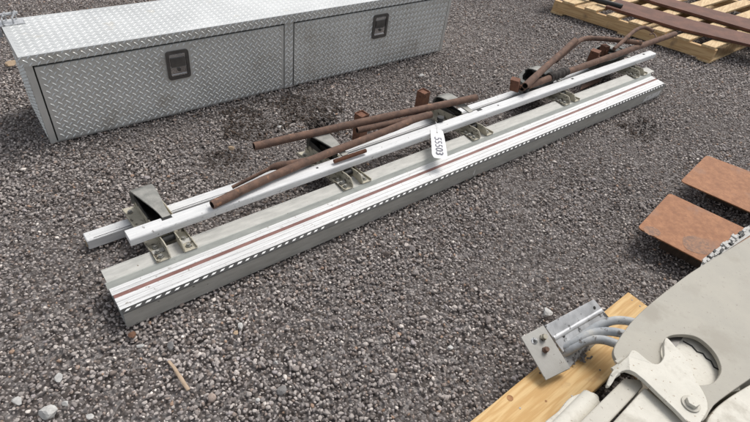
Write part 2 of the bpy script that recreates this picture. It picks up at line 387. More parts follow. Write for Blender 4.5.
lozenges(lid, (-.014, -.014, .4375), (1, 0, 0), (0, 1, 0), (0, 0, 1), BL+.044, BD+.014, hz=.0012)
lid.cur = 1; lozenges(lid, (-.014, -.014, .392), (1, 0, 0), (0, 0, 1), (0, -1, 0), BL+.044, .0455, margin=.001)
lid.m = [1 if 6 <= i < 12 else m for i, m in enumerate(lid.m)]
lid.build('lid', [M['lid_alu'], M['diamond']], TB)
cv = P(10, 18, .44); inv = world_of(TB).inverted()
def door(a, b, lc):
    d = MB(); d.cbox((a, -.003, .009), (b, .009, .379), .0015)
    lw, lh = .112, .148; lz0 = .198
    lozenges(d, (a, -.003, .009), (1, 0, 0), (0, 0, 1), (0, -1, 0), b-a, .37, skip=(lc-a-lw/2-.009, lz0-.009-.009, lc-a+lw/2+.009, lz0+lh-.009+.009))
    do = d.build('door', M['diamond'], TB)
    f = MB(); t = .015; ln = 7
    def rr(x0, x1, z0, z1, c, y):
        pts = []
        for (cx, cz, a0) in ((x1-c, z0+c, -90), (x1-c, z1-c, 0), (x0+c, z1-c, 90), (x0+c, z0+c, 180)):
            for k in range(5):
                an = math.radians(a0+22.5*k); pts.append((cx+c*math.cos(an), y, cz+c*math.sin(an)))
        return pts
    o1 = rr(lc-lw/2, lc+lw/2, lz0, lz0+lh, .014, -.0105); o0 = rr(lc-lw/2, lc+lw/2, lz0, lz0+lh, .014, -.0028)
    i1 = rr(lc-lw/2+t, lc+lw/2-t, lz0+t, lz0+lh-t, .007, -.0105); i0 = rr(lc-lw/2+t, lc+lw/2-t, lz0+t, lz0+lh-t, .007, -.0030)
    n = 20; f.add(o1+o0+i1+i0, [(k, (k+1) % n, n+(k+1) % n, n+k) for k in range(n)]+[(k, 2*n+k, 2*n+(k+1) % n, (k+1) % n) for k in range(n)]+[(2*n+k, 3*n+k, 3*n+(k+1) % n, 2*n+(k+1) % n) for k in range(n)])
    f.build('latch_frame', M['latch'], do)
    p = MB(); x0, x1 = lc-lw/2+t+.001, lc+lw/2-t-.001
    p.box((x0, -.0048, lz0+t+.001), (x1, -.0029, lz0+lh-t-.001))
    p.box((x0+.002, -.0085, lz0+lh-t-.014), (x1-.002, -.0049, lz0+lh-t-.003))
    p.box((x0+.002, -.0085, lz0+t+.003), (x1-.002, -.0049, lz0+t+.010))
    p.prism([(x0+.003, -.009, lz0+t+.049), (x1-.003, -.009, lz0+t+.049), (x1-.003, -.005, lz0+t+.010), (x0+.003, -.005, lz0+t+.010)], [(x0+.003, -.0049, lz0+t+.049), (x1-.003, -.0049, lz0+t+.049), (x1-.003, -.0049, lz0+t+.0102), (x0+.003, -.0049, lz0+t+.0102)])
    p.build('latch_plate', M['chrome'], do)
    p = MB(); p.prism([(x0+.004, -.0095, lz0+t+.096), (x1-.004, -.0095, lz0+t+.096), (x1-.004, -.011, lz0+t+.052), (x0+.004, -.011, lz0+t+.052)], [(x0+.004, -.005, lz0+t+.096), (x1-.004, -.005, lz0+t+.096), (x1-.004, -.005, lz0+t+.052), (x0+.004, -.005, lz0+t+.052)])
    p.build('paddle_handle', M['latch'], do)
    k = MB(); k.tube([(lc, -.0065, lz0+t+.036), (lc, -.013, lz0+t+.036)], .009, 14); k.build('lock_cylinder', M['latch'], do, smooth=True)
door(.032, 1.222, .632); door(1.288, BL-.028, 1.888)
# galvanised corner latch at the lid's back corner
ck = MB(); c0 = inv @ P(12, 20, .45)
ck.box((c0.x-.055, c0.y-.03, .4378), (c0.x+.045, c0.y+.03, .4415))
for dx in (-.02, .02): ck.tube([(c0.x+dx-.02, c0.y-.02, .4415), (c0.x+dx-.02, c0.y-.02, .465), (c0.x+dx, c0.y+.0, .488), (c0.x+dx, c0.y+.022, .465), (c0.x+dx, c0.y+.022, .4415)], .004, 8)
ck.tube([(c0.x-.06, c0.y, .478), (c0.x+.03, c0.y, .480)], .006, 10)
ck.box((c0.x-.09, c0.y-.03, .392), (c0.x-.0553, c0.y+.03, .4415))
ck.build('corner_latch', M['galv'], TB, smooth=True)

# ---------------------------------------------------------------- running board with rails and brackets
A = P(127.5, 328, 0); ANG = math.radians(43.2)
RB = empty('running_board', A, ANG)
tag(RB, 'long white aluminium truck running board with two side rails and five brackets', 'running board')
LB = 3.49
def LW(p): return world_of(RB).inverted() @ Vector(p)
# skirt (front face and underside)
MB().extrude([(0, 0), (-.006, .076), (-.0065, .080), (-.004, .080), (.003, .004), (.175, .004), (.175, 0)], 0, LB, 24, True, .0006).build('skirt', M['alu_grey'], RB)
# tread with fine ridges
prof = [(.0082, .0865), (.0085, .0895)]
for i, (a, h) in enumerate([(.020, 0), (.0205, -.0014), (.0225, -.0014), (.023, 0), (.040, .0), (.0405, -.0016), (.043, -.0016), (.0435, 0), (.060, .0004)]): prof.append((a, .0895+(a-.0085)*.06+h))
low = [(.060, .0865), (.0082, .0860)]
MB().extrude(prof+low, -.004, LB+.004, 1).build('tread', M['alu_tread'], RB)
prof = [(.0757, .0938), (.088, .0944), (.0885, .0930), (.0905, .0931), (.091, .0946), (.107, .0955), (.107, .0915), (.0757, .0900)]
MB().extrude(prof, -.006, LB+.004, 1).build('tread', M['alu_tread'], RB)
MB().extrude([(.0602, .0918), (.0755, .0930), (.0755, .0898), (.0602, .0886)], -.003, LB+.003, 1).build('red_stripe', M['red'], RB)
MB().extrude([(.1072, .0950), (.121, .1115), (.124, .1125), (.124, .1085), (.109, .0925), (.1072, .0905)], -.010, LB+.002, 1).build('riser', M['step_grey'], RB)
# back ledge
MB().extrude([(.1242, .1122), (.127, .1107), (.183, .1112), (.185, .1130), (.187, .1130), (.187, .095), (.185, .095), (.1845, .1080), (.1242, .1070)], -.004, LB+.06, 20, True, .0004).build('back_ledge', M['alu_beige'], RB)
# checker strip: black rubber with white chips
cs = MB(); cs.extrude([(-.0066, .0802), (-.0066, .0820), (.0080, .0888), (.0080, .0860), (-.003, .0802)], 0, LB, 1)
cs.mat(1); n = int(LB/.0330)
def pv(u, q, o=.0):   # point on the sloping strip face, q 0..1
    return Vector((u, -.0066+q*.0146-.42*o, .0820+q*.0068+.90*o))
for i in range(n):
    u = .006+i*.0330
    if rnd.random() < .03: continue
    a, b = u, u+.0150+rnd.uniform(-.0028, .0018)
    cs.prism([pv(a, .34, .0010), pv(b, .34, .0010), pv(b+.009, .70, .0010), pv(a+.009, .70, .0010)], [pv(a, .34, -.001), pv(b, .34, -.001), pv(b+.009, .70, -.001), pv(a+.009, .70, -.001)])
cs.build('checker_strip', [M['black'], M['white_plastic']], RB)
# stiffening web that carries the back of the board
MB().extrude([(.1780, .1070), (.1805, .1070), (.1805, .0), (.1780, .0)], 0, LB-.02, 1).build('web', M['alu_grey'], RB)
# pale sticker near the far end and white scuff
st = MB(); 
for (a, b, z0, z1) in ((3.24, 3.46, .012, .056),):
    y = lambda z: -.006*z/.076-.0012
    st.add([(a, y(z0), z0), (b, y(z0), z0), (b, y(z1), z1), (a+.03, y(z1), z1)], [(0, 1, 2, 3)])
st.build('sticker', mat('pale torn sticker', (.62, .62, .60), (.75, .75, .73), 30, 0, .6, spot=(.3, .3, .29), spot_scale=25, spot_amt=.55), RB)
sc = MB(); u = 1.662; y = lambda z: -.006*z/.076-.0012
sc.add([(u, y(.02), .02), (u+.008, y(.02), .02), (u+.006, y(.045), .045), (u+.004, y(.06), .06), (u, y(.05), .05)], [(0, 1, 2, 3, 4)]); sc.build('chip', M['white_plastic'], RB)
# rails
rr_ = MB(); rr_.cbox((.003, .418, .004), (LB-.03, .470, .050), .003); rr_.build('rear_rail', M['alu_tube'], RB)
MB().box((.03, .4235, .0502), (LB-.05, .4258, .0508)).build('rail_shade_line', M['black'], RB)  # thin black strip standing in for the shade line along the rail's front edge
MB().tube([(.002, .444-.012, .027), (.0, .444-.012, .027)], .014, 18).build('rail_plug', mat('tan plug', (.30, .22, .13), (.45, .36, .24), 60, 0, .8), RB)
pr = []; W0, W1, Z0, Z1 = .207, .264, .1485, .182
for (cx, cz, a0) in ((W1-.004, Z0+.004, -90), (W1-.006, Z1-.006, 0), (W0+.008, Z1-.008, 90), (W0+.004, Z0+.004, 180)):
    c = {(-90): .004, 0: .006, 90: .008, 180: .004}[a0]
    for k in range(6):
        an = math.radians(a0+18*k); pr.append((cx+c*math.cos(an), cz+c*math.sin(an)))
def rail_u(mb, u0, u1):
    mb.extrude(pr, u0, u1, 1)
fr_ = MB(); rail_u(fr_, .112, 3.655); fr_.build('front_rail', M['alu_tube'], RB, smooth=35)
# holes and notches in the front rail top
for u, hu, hw_, wc in ((.258, .019, .009, .2535), (1.918, .017, .008, .2535), (2.73, .010, .006, .245), (3.545, .010, .006, .242), (2.05, .005, .004, .238), (.9, .005, .004, .240)):
    hl = MB(); hl.slab([(u-hu, wc-hw_, .1829), (u+hu, wc-hw_, .1829), (u+hu, wc+hw_, .1829-(.001 if wc > .25 else 0)), (u-hu, wc+hw_, .1829-(.001 if wc > .25 else 0))], .0035)
    hl.build('rail_hole', M['black'], RB)

def make_bracket():
    """two dirty angle irons with bolts, black cup and a clamp strap; local u centred, w/z as on the board"""
    b = MB(); z = lambda w_: .1168-(w_-.125)*.13
    hw = .074
    for s in (-1, 1):
        # base leg
        o, i = s*hw, s*(hw-.046)
        a, c = min(o, i), max(o, i)
        b.prism([(a, .120, z(.120)), (c, .120, z(.120)), (c, .505, z(.505)), (a, .515, z(.515))], [(a, .120, z(.120)-.0035), (c, .120, z(.120)-.0035), (c, .505, z(.505)-.0035), (a, .515, z(.515)-.0035)])
        l1, l2 = sorted((o, o-s*.003))
        b.prism([(l1, .122, z(.122)+.009), (l2, .122, z(.122)+.009), (l2, .280, z(.28)+.009), (l1, .280, z(.28)+.009)], [(l1, .122, z(.122)+.0002), (l2, .122, z(.122)+.0002), (l2, .280, z(.28)+.0002), (l1, .280, z(.28)+.0002)])
        b.prism([(l1, .2805, z(.28)+.012), (l2, .280, z(.28)+.012), (l2, .500, z(.5)+.012), (l1, .500, z(.5)+.012)], [(l1, .280, z(.28)+.0002), (l2, .280, z(.28)+.0002), (l2, .500, z(.5)+.0002), (l1, .500, z(.5)+.0002)])
        # inner upright flange with a sloped nose
        i1, i2 = sorted((i, i-s*.004))
        pts = [(.098, .001), (.104, .018), (.150, .034), (.200, .0005)]
        hh = [(.122, .002), (.124, .014), (.142, .038), (.175, .042), (.200, .040), (.262, .048), (.285, .052), (.470, .045), (.500, .026), (.505, .001)]
        P1 = [(i1, w_, z(w_)+h) for w_, h in hh]; P2 = [(i2, w_, z(w_)+h) for w_, h in hh]
        B1 = [(i1, w_, z(w_)-.0036) for w_, h in hh[::-1]]; B2 = [(i2, w_, z(w_)-.0036) for w_, h in hh[::-1]]
        b.prism(P1+B1, P2+B2)
    b.prism([(-.026, .195, .100), (.026, .195, .100), (.026, .36, .078), (-.026, .36, .078)], [(-.026, .195, .096), (.026, .195, .096), (.026, .36, .074), (-.026, .36, .074)])
    br = b.build('bracket', M['bracket'], RB)
    for (u, w_) in ((-.052, .142), (-.052, .172), (-.050, .202), (.050, .145), (.050, .192), (-.054, .47)):
        q = MB(); zz = z(w_); q.tube([(u, w_, zz), (u, w_, zz+.006)], .0105, 6); q.tube([(u, w_, zz+.006), (u, w_, zz+.012)], .0062, 8); q.build('bolt', M['dark_strap'], br)
    # black cup between the flanges
    q = MB(); q.box((-.027, .315, .088), (.027, .470, .094)); q.box((-.027, .318, .0942), (-.024, .470, .150)); q.box((.024, .318, .0942), (.027, .470, .150)); q.box((-.0238, .462, .0942), (.0238, .470, .165))
    q.build('rubber_cup', M['black'], br)
    q = MB(); q.tube([(-.0275, .205, .128), (.0275, .205, .128)], .013, 12); q.build('rubber_bush', M['black'], br, smooth=50)
    # strap: broad at the back, narrowing to a nose on the rail
    q = MB(); N_ = 12; top = []; 
    path = [(.478, .110, .040), (.478, .145, .041), (.472, .172, .042), (.455, .190, .042), (.425, .198, .040), (.385, .199, .034), (.345, .198, .027), (.31, .195, .020), (.28, .191, .016), (.256, .186, .0145)]
    vs = []; 
    for w_, z_, h in path:
        sk = .002+.02*max(0, (.44-w_)/.18); vs += [(-h+sk, w_, z_), (h+sk, w_, z_), (h+sk, w_-.0005, z_-.006), (-h+sk, w_-.0005, z_-.006)]
    fs = [(0, 1, 2, 3)]
    for k in range(len(path)-1):
        for j in range(4): fs.append((k*4+j, k*4+(j+1) % 4, k*4+4+(j+1) % 4, k*4+4+j))
    fs.append(tuple((len(path)-1)*4+j for j in (3, 2, 1, 0)))
    q.add(vs, fs); q.build('clamp_strap', M['dark_strap'], br, smooth=50)
    return br
b0 = make_bracket()
for i, u in enumerate((.237, 1.035, 1.835, 2.60, 3.37)):
    if i == 0: b0.location.x = u
    else:
        c = b0.copy(); S.collection.objects.link(c); c.parent = RB; c.location.x = u; c.rotation_euler.z = 0
        for ch in list(b0.children):
            if i == 4 and ch.name.startswith('clamp_strap'): pass
            d = ch.copy(); S.collection.objects.link(d); d.parent = c
for (u, w_) in ((1.650, .272), (2.322, .275)):
    q = MB(); q.tube([(u, w_, .150), (u, w_, .186), (u, w_, .188), (u, w_, .204)], [.012, .012, .018, .017], 12); q.build('clamp_knob', M['black'], RB, smooth=True)

# ---------------------------------------------------------------- rusty pipes
def densify(path, step=.05, sag=0.):
    path = [Vector(p) for p in path]; out = [path[0]]
    for a, b in zip(path, path[1:]):
        n = max(1, int((b-a).length/step)); out += [a.lerp(b, k/n) for k in range(1, n+1)]
    return out
def smooth_path(pts, n=6):
    pts = [Vector(p) for p in pts]; out = []
    for i in range(len(pts)-1):
        p0 = pts[max(i-1, 0)]; p1, p2 = pts[i], pts[i+1]; p3 = pts[min(i+2, len(pts)-1)]
        for k in range(n):
            t = k/n; out.append(.5*((2*p1)+(p2-p0)*t+(2*p0-5*p1+4*p2-p3)*t*t+(3*p1-p0-3*p2+p3)*t**3))
    return out+[pts[-1]]
def pipe(name, path, r, label, cat='pipe', wall=.004, material='rust', n=14, rough=.035, group='rusty pipes lying on the running board rails', flat=1.):
    rt = root_at(name, path, label, cat, group)
    MB().tube(path, r, n, wall, rough, flat=flat).build('pipe_body' if False else name+'_body', M[material], rt, smooth=50, world=True)
    return rt
def solo(name, mb, material, pts, label, cat, group=None, smooth=50):
    """a one-mesh thing with its origin at its base"""
    c = sum((Vector(p) for p in pts), Vector())/len(pts); c.z = min(p[2] for p in pts)
    mb.v = [(x-c.x, y-c.y, z-c.z) for x, y, z in mb.v]
    o = mb.build(name, material, None, smooth=smooth); o.location = c; return tag(o, label, cat, group)
RG = 'rusty pipes lying on the running board rails'
pth = densify([P(254, 146.5, .205), P(360, 122.5, .212), P(476, 97.5, .222)])
solo('rusty_pipe', MB().tube(pth, .0180, 14, .004, .03), [M['rust'], M['inside_shade']], pth, 'rearmost straight rusty pipe, its left end reaching out over open gravel', 'pipe', RG)
pth = densify(smooth_path([P(212, 205, .202), P(262, 181, .203), P(320, 156.5, .203), P(372, 136.5, .205), P(400, 125.5, .207), P(418, 118, .209), P(431, 114.5, .208)]), .03)
solo('rusty_pipe', MB().tube(pth, [.0172*(1+.05*rnd.uniform(-1, 1)) for _ in pth], 14, .004, .03), [M['rust'], M['inside_shade']], pth, 'long bent rusty pipe running from the near front rail to the paper tag', 'pipe', RG)
pth = densify(smooth_path([P(357, 130.5, .190), P(385, 124.5, .190), P(410, 119, .192), P(426, 114.5, .194)]), .03)
solo('rusty_pipe', MB().tube(pth, .0155, 12, .004, .03), [M['rust'], M['inside_shade']], pth, 'short rusty pipe squeezed between two longer ones beside the square posts', 'pipe', RG)
# threaded rod
a, b = P(334, 161.5, .196), P(366, 150.5, .20); N_ = 90; pth = [a.lerp(b, k/N_) for k in range(N_+1)]
solo('threaded_rod', MB().tube(pth, [.0095 if k % 2 else .0078 for k in range(N_+1)], 12), M['rust_orange'], pth, 'short rusty threaded rod lying on the front rail against the bent pipe', 'rod')
# bent thin rod with flattened end
pth = densify(smooth_path([P(232, 187.5, .10), P(250, 178.5, .125), P(266, 170.5, .150), P(275, 166.5, .160), P(296, 163.3, .172), P(316, 159.8, .186)]), .02)
rad = [.008+.0095*min(1, max(0, (k/len(pth)-.45)*6)) for k in range(len(pth))]
solo('bent_rod', MB().tube(pth, rad, 10, 0, .05), M['rust'], pth, 'thin rusty rod thickening at a bend, lying left of the second bracket', 'rod')
# square posts
def post(px, tilt, ztop, zb, s, label):
    c = P(px[0], px[1], ztop); t = .0035; m = MB(); ang = ANG+math.radians(8); ex = Vector((math.cos(ang), math.sin(ang), 0)); ey = Vector((-ex.y, ex.x, 0))
    base = Vector((c.x, c.y, zb))+ex*tilt
    def ring(o, z_, h): return [o+ex*x*h+ey*y*h for x, y in ((-1, -1), (1, -1), (1, 1), (-1, 1))]
    O1, O0, I1, I0 = ring(c, 0, s), ring(base, 0, s), ring(c, 0, s-t), ring(c.lerp(base, .6), 0, s-t)
    m.add(O1+O0+I1+I0, [(0, 1, 5, 4), (1, 2, 6, 5), (2, 3, 7, 6), (3, 0, 4, 7), (0, 8, 9, 1), (1, 9, 10, 2), (2, 10, 11, 3), (3, 11, 8, 0), (8, 12, 13, 9), (9, 13, 14, 10), (10, 14, 15, 11), (11, 15, 12, 8), (12, 13, 14, 15), (4, 5, 6, 7)]); q_ = [p-Vector((0, 0, .006)) for p in I1]; m.add(q_, [(0, 1, 2, 3)])
    solo('square_post', m, M['rust_orange'], O0, label, 'steel post', 'rusty square tube posts behind the pipes', smooth=False)
post((362, 113.5), 0, .185, .0, .026, 'rusty orange square tube post left of the other, standing behind the crossing pipes')
post((424, 91), 0, .185, .0, .026, 'rusty orange square tube post nearer the paper tag, standing behind the rear pipe')
# right cluster
pth = densify([P(522, 88, .204), P(570, 71, .206), P(628, 50.5, .216), P(675, 34, .226)], .04)
solo('rusty_pipe', MB().tube(pth, .0195, 14, .004, .035), [M['rust'], M['inside_shade']], pth, 'thick rusty pipe resting along the front rail and pointing at the wooden pallet', 'pipe', RG)
sl2 = densify([P(549, 77.5, .208), P(567, 71.5, .209)], .01)
solo('pipe_sleeve', MB().tube(sl2, [.026+.004*rnd.uniform(-1, 1) for _ in sl2], 12, 0, .08), M['black'] if False else mat('burnt black crust', (.018, .015, .013), (.06, .05, .045), 60, .1, .8, bump=.003, bscale=70), sl2, 'crusty burnt black sleeve around the thick rusty pipe', 'sleeve')
pth = densify([P(525, 86, .235), P(552, 61.5, .265), P(577.5, 38.5, .295)], .04)
mt = MB().tube(pth, .0195, 16, .0045, .03); ax_ = (pth[-1]-pth[-2]).normalized(); vw = (Vector((0, 0, H))-pth[-1]).normalized(); sd_ = (vw-ax_*vw.dot(ax_)).normalized()
mt.v = [tuple(Vector(v_)-ax_*(Vector(v_)-pth[-1]).dot(sd_)*1.5-ax_*.02) if (Vector(v_)-pth[-1]).dot(ax_) > -.012 and (Vector(v_)-pth[-1]).length < .03 else v_ for v_ in mt.v]
solo('rusty_pipe', mt, [M['rust'], M['inside_shade']], pth, 'slanting rusty pipe with open hollow end rising above the fourth bracket', 'pipe', RG)
pth = densify(smooth_path([P(556, 60.5, .235), P(568, 50, .25), P(577, 42.5, .262), P(586, 38.6, .262), P(603, 38.8, .256), P(622, 40.8, .25), P(641, 42.8, .245)], 5), .03)
solo('rusty_pipe', MB().tube(pth, .0165, 12, .004, .03), [M['rust'], M['inside_shade']], pth, 'elbow bent rusty pipe behind the hollow one, its long arm running towards the pallet', 'pipe', RG)
pth = densify(smooth_path([P(614, 49, .25), P(620, 44, .265), P(629, 35.5, .29), P(636, 30, .30), P(643, 27.5, .30), P(649, 29, .295), P(653, 31.5, .29)], 5), .03)
solo('hooked_rod', MB().tube(pth, .0125, 12, 0, .03), M['rust'], pth, 'rusty rod curved into a hook over the thick pipe end', 'rod')
pth = smooth_path([P(650, 34.5, .235), P(653, 33.5, .24), P(655.5, 35.5, .24), P(656, 38, .235)], 5)
solo('wire_hook', MB().tube(pth, .005, 8), M['rust'], pth, 'tiny rusty wire hook beside the end of the thick pipe', 'hook')
def stub(px, z0, z1, s, ang, label, tilt=(0, 0)):
    c = P(px[0], px[1], (z0+z1)/2); ex = Vector((math.cos(ang), math.sin(ang), 0)); ey = Vector((-ex.y, ex.x, 0)); m = MB()
    t = [Vector((c.x+tilt[0], c.y+tilt[1], z1))+ex*x*s+ey*y*s for x, y in ((-1, -1), (1, -1), (1, 1), (-1, 1))]
    b = [Vector((c.x, c.y, z0))+ex*x*s+ey*y*s for x, y in ((-1, -1), (1, -1), (1, 1), (-1, 1))]
    m.prism(t, b); m.tube([c+ey*-s*1.0-ex*.002, c+ey*(-s-.008)-ex*.002], s*.45, 8)
    solo('steel_block', m, M['rust_orange'], b, label, 'steel block', 'rusty steel blocks on the rails', smooth=False)
stub((516, 85), .185, .245, .024, ANG+.5, 'rusty orange block on the front rail where the pipes meet', (-.01, .01))
stub((594, 56), .16, .235, .028, ANG+.3, 'rusty orange block in front of the round cast ring')
stub((604, 50), .15, .215, .022, ANG-.2, 'smaller dark rusty block beside the ring, behind the thick pipe')
# cast rings behind the last two brackets
def ring_cup(pts, z0, z1, label):
    m = MB(); top = [P(x, y, z1) for x, y in pts]; c = sum(top, Vector())/len(top); n = len(top)
    inn = [c+(p-c)*.80 for p in top]
    bt = [Vector((p.x, p.y, z0)) for p in top]; bi = [Vector((p.x, p.y, z0)) for p in inn]
    m.add(top+inn+bt+bi, [(k, (k+1) % n, n+(k+1) % n, n+k) for k in range(n)]+[(k, 2*n+k, 2*n+(k+1) % n, (k+1) % n) for k in range(n)]+[(n+k, n+(k+1) % n, 3*n+(k+1) % n, 3*n+k) for k in range(n)])
    m.add([Vector((p.x, p.y, z0+.02)) for p in top], [tuple(range(n))])
    return solo('cast_ring', m, mat('grey black cast ring', (.06, .06, .055), (.13, .13, .12), 30, .3, .6, bump=.001, bscale=60), bt, label, 'casting', 'oval cast rings behind the brackets')
ring_cup([(519, 80), (519, 75), (523, 70.5), (530, 68), (540, 67), (551, 69), (556, 74), (554, 81), (544, 87), (530, 88)], .10, .165, 'dark oval cast ring behind the fourth bracket, under the slanting hollow pipe')
ring_cup([(588, 57), (590, 51), (597, 46.5), (607, 44), (618, 44.5), (626, 48), (626, 54), (614, 60), (598, 63)], .10, .165, 'dark oval cast ring behind the last bracket, nearest the wooden pallet')
# loose rust flakes between board and rail
for k, (x, y, dx, dy, l) in enumerate(((590, 84, 10, -4, 'flat rusty scrap strip on gravel between the last two brackets'),)):
    q = [P(x-dx, y-dy+2, .02), P(x+dx, y+dy+1, .02), P(x+dx+3, y+dy-4, .02), P(x-dx+2, y-dy-3, .02)]
    solo('scrap_strip', MB().slab(q, .006), M['rust'], q, l, 'scrap', smooth=False)

# ---------------------------------------------------------------- paper tag 55503
T0 = P(437.5, 128, .178)
c1, c2, c3, c4 = P(431.5, 131, .184), P(441.5, 128.0, .184), P(446.3, 157.0, .158), P(433.6, 160.2, .158)
ax = ((c4+c3)-(c1+c2)).normalized(); wx = ((c2-c1)+(c3-c4)).normalized(); wx = (wx-ax*wx.dot(ax)).normalized(); nn = wx.cross(ax); nn = -nn if nn.z < 0 else nn
TG = empty('paper_tag', (T0.x, T0.y, 0.128)); tag(TG, 'white paper lot tag numbered 55503 tied to the front rail', 'tag')
ctr = (c1+c2)/2; wd = (c2-c1).length/2*1.0; ln = ((c3+c4)/2-ctr).length
m = MB(); 
def tp(a, b, o=0.):
    bend = .004*math.sin(math.pi*b); return ctr+wx*a*wd+ax*b*ln+nn*(o+bend)
rows = [(.80, 0), (1.0, .05), (1.0, .09)]+[(1.03+.02*k, .09+.91*k/8) for k in range(1, 9)]
rows[-1] = (1.02, .96); rows.append((.85, 1.0))
vs = [];  
for h, b in rows: vs += [tp(-h, b, .0004), tp(h, b, .0004), tp(h, b, 0), tp(-h, b, 0)]
fs = [(0, 1, 2, 3)]+[(k*4+j, k*4+(j+1) % 4, k*4+4+(j+1) % 4, k*4+4+j) for k in range(len(rows)-1) for j in range(4)]+[tuple((len(rows)-1)*4+j for j in (3, 2, 1, 0))]
m.add(vs, fs); m.build('tag_paper', M['paper'], TG, world=True)
m = MB(); q = tp(0, .12, .0008); m.tube([q-nn*.0003, q+nn*.0006], .0042, 14); m.build('eyelet', M['latch'], TG, world=True)
m = MB(); m.tube(smooth_path([tp(0, .12, .001), tp(.1, -.05, .006), T0+Vector((0, 0, .012)), T0+Vector((-.012, .035, .012)), T0+Vector((-.01, .06, -.01))]), .0012, 6); m.build('string', M['paper'], TG, world=True)
def seg_text(txt, size, org, ex, ey, nz, name, material, parent, extr=.0003, off=0.):
    cu = bpy.data.curves.new(name, 'FONT'); cu.body = txt; cu.size = size; cu.align_x = 'CENTER'; cu.align_y = 'CENTER'; cu.extrude = extr; cu.offset = off
    ob = bpy.data.objects.new(name+'_tmp', cu); S.collection.objects.link(ob); bpy.context.view_layer.update()
    dg = bpy.context.evaluated_depsgraph_get(); me = bpy.data.meshes.new_from_object(ob.evaluated_get(dg)); bpy.data.objects.remove(ob)
    mb_ = MB(); mb_.add([org+ex*v.co.x+ey*v.co.y+nz*v.co.z for v in me.vertices], [tuple(p.vertices) for p in me.polygons]); bpy.data.meshes.remove(me)
    return mb_.build(name, material, parent, world=True)
seg_text('55503', wd*1.6, tp(-.05, .60, .0012), ax, wx, nn, 'printed_number', M['ink'], TG, off=.0002)
seg_text('LOT', wd*.45, tp(.62, .30, .0010), ax, wx, nn, 'small_print', M['ink'], TG) if False else None

# ---------------------------------------------------------------- wooden pallet with rusty bars
pc = P(708, 63.5, 0); ang = math.radians(180-28.3)
PL = empty('wooden_pallet', pc, math.radians(-28.3)); tag(PL, 'yellow pine pallet carrying rusty flat bars at the back of the yard', 'pallet')
SLn = 1.30
for t0 in (.012, .83, 1.69):
    m = MB()
    m.extrude([(t0, .0165), (t0, .104), (t0+.038, .104), (t0+.038, .0165)], -SLn, .0, 6, True, .0006); m.build('stringer', M['pine_s'], PL)
for i in range(8):
    s1 = -.012-i*.186; wv = .100+rnd.uniform(-.006, .006)
    m = MB(); m.cbox((s1-wv, .004+rnd.uniform(-.003, .003), .1045), (s1, 1.75, .124+rnd.uniform(-.001, .001)), .0015); o = m.build('deck_board', M['pine_t'], PL)
for s1 in (0.004, -.62, -1.20):
    m = MB(); m.cbox((s1-.10, .0, .0), (s1, 1.75, .016), .0015); m.build('bottom_board', M['pine_t'], PL)
SH = math.radians(72)
def knot(sx, z_, r):
    m = MB(); m.tube([(sx, .0195, z_), (sx, .0188, z_)], r, 16); m.build('knot', M['knot'], PL)
knot(-.215, .062, .017); knot(-.60, .05, .006); knot(-.92, .06, .005)
for ch in [c_ for c_ in S.collection.objects if c_.parent == PL]:
    for v_ in ch.data.vertices: v_.co.x += v_.co.y*math.cos(SH); v_.co.y *= math.sin(SH)
bars = [([(606, 6), (680, 28.2), (750, 44.5), (830, 63), (812, 48), (750, 34), (693, 20), (618, -1)], 'front rusty flat bar across the pallet, nearest to its knotted edge'),
        ([(640, -3), (655, 2), (750, 29.5), (830, 52), (812, 35), (750, 19), (664, -3), (650, -6)], 'rear rusty flat bar across the pallet, behind the front one')]
for pts_, lb in bars:
    q = poly(pts_, .165) if False else [P(x, y, .15) for x, y in pts_]
    m = MB().slab(q, .02)
    solo('rusty_bar', m, M['rust_bar'], q, lb, 'steel bar', 'rusty flat bars on the pallet', smooth=False)

pth = [P(572, -8, .155), P(600, 1, .155), P(622, 7, .160)]
solo('dark_pipe', MB().tube(densify(pth, .04), .022, 12, .004, .03), M['black'], pth, 'short black pipe at the left end of the bars on the pallet', 'pipe')
# ---------------------------------------------------------------- rusty plates on the right
def plate(pts, z, th, label, spots=()):
    q = [P(x, y, z) for x, y in pts]
    # rounded corners
    out = []
    n = len(q)
    for i in range(n):
        a, b, c = q[i-1], q[i], q[(i+1) % n]; r = .022 if i in (0, 3, 1) else .01
        p1 = b+(a-b).normalized()*r; p2 = b+(c-b).normalized()*r
        for k in range(5):
            t = k/4; out.append(p1*(1-t)**2+b*2*t*(1-t)+p2*t*t)
    rt = root_at('rusty_plate', out, label, 'steel plate', 'rusty steel plates beside the beige machine'); rt.location.z = z-.04
    MB().slab(out, th).build('plate', M['rust_plate'], rt, world=True, bevel=.0015)
    return rt
px1 = plate([(637.5, 227.5), (716, 268.5), (762, 236), (669.5, 192.8)], .105, .006, 'orange rusty steel plate nearer the machine, marked with dark oval stains')
px2 = plate([(680.5, 181), (775, 223), (800, 190), (706.5, 155)], .105, .006, 'orange rusty steel plate behind the stained one, running out of frame')
def stain(pxs, z, parent):
    q = [P(x, y, z+.0006) for x, y in pxs]; MB().add(q, [tuple(range(len(q)))]).build('stain', mat('brown oval stain', (.20, .12, .085), (.33, .175, .10), 90, .05, .75, lo=.4, hi=.6), parent, world=True)
def oval(cx, cy, a, b, th, n=22):
    return [(cx+a*math.cos(k*2*math.pi/n)*math.cos(th)-b*math.sin(k*2*math.pi/n)*math.sin(th)+rnd.uniform(-1.1, 1.1)*(a/16), cy+a*math.cos(k*2*math.pi/n)*math.sin(th)+b*math.sin(k*2*math.pi/n)*math.cos(th)+rnd.uniform(-.4, .4)) for k in range(n)]
stain(oval(697, 245, 16, 8, .38), .105, px1); stain(oval(652, 231, 9, 4.5, .3), .105, px1)
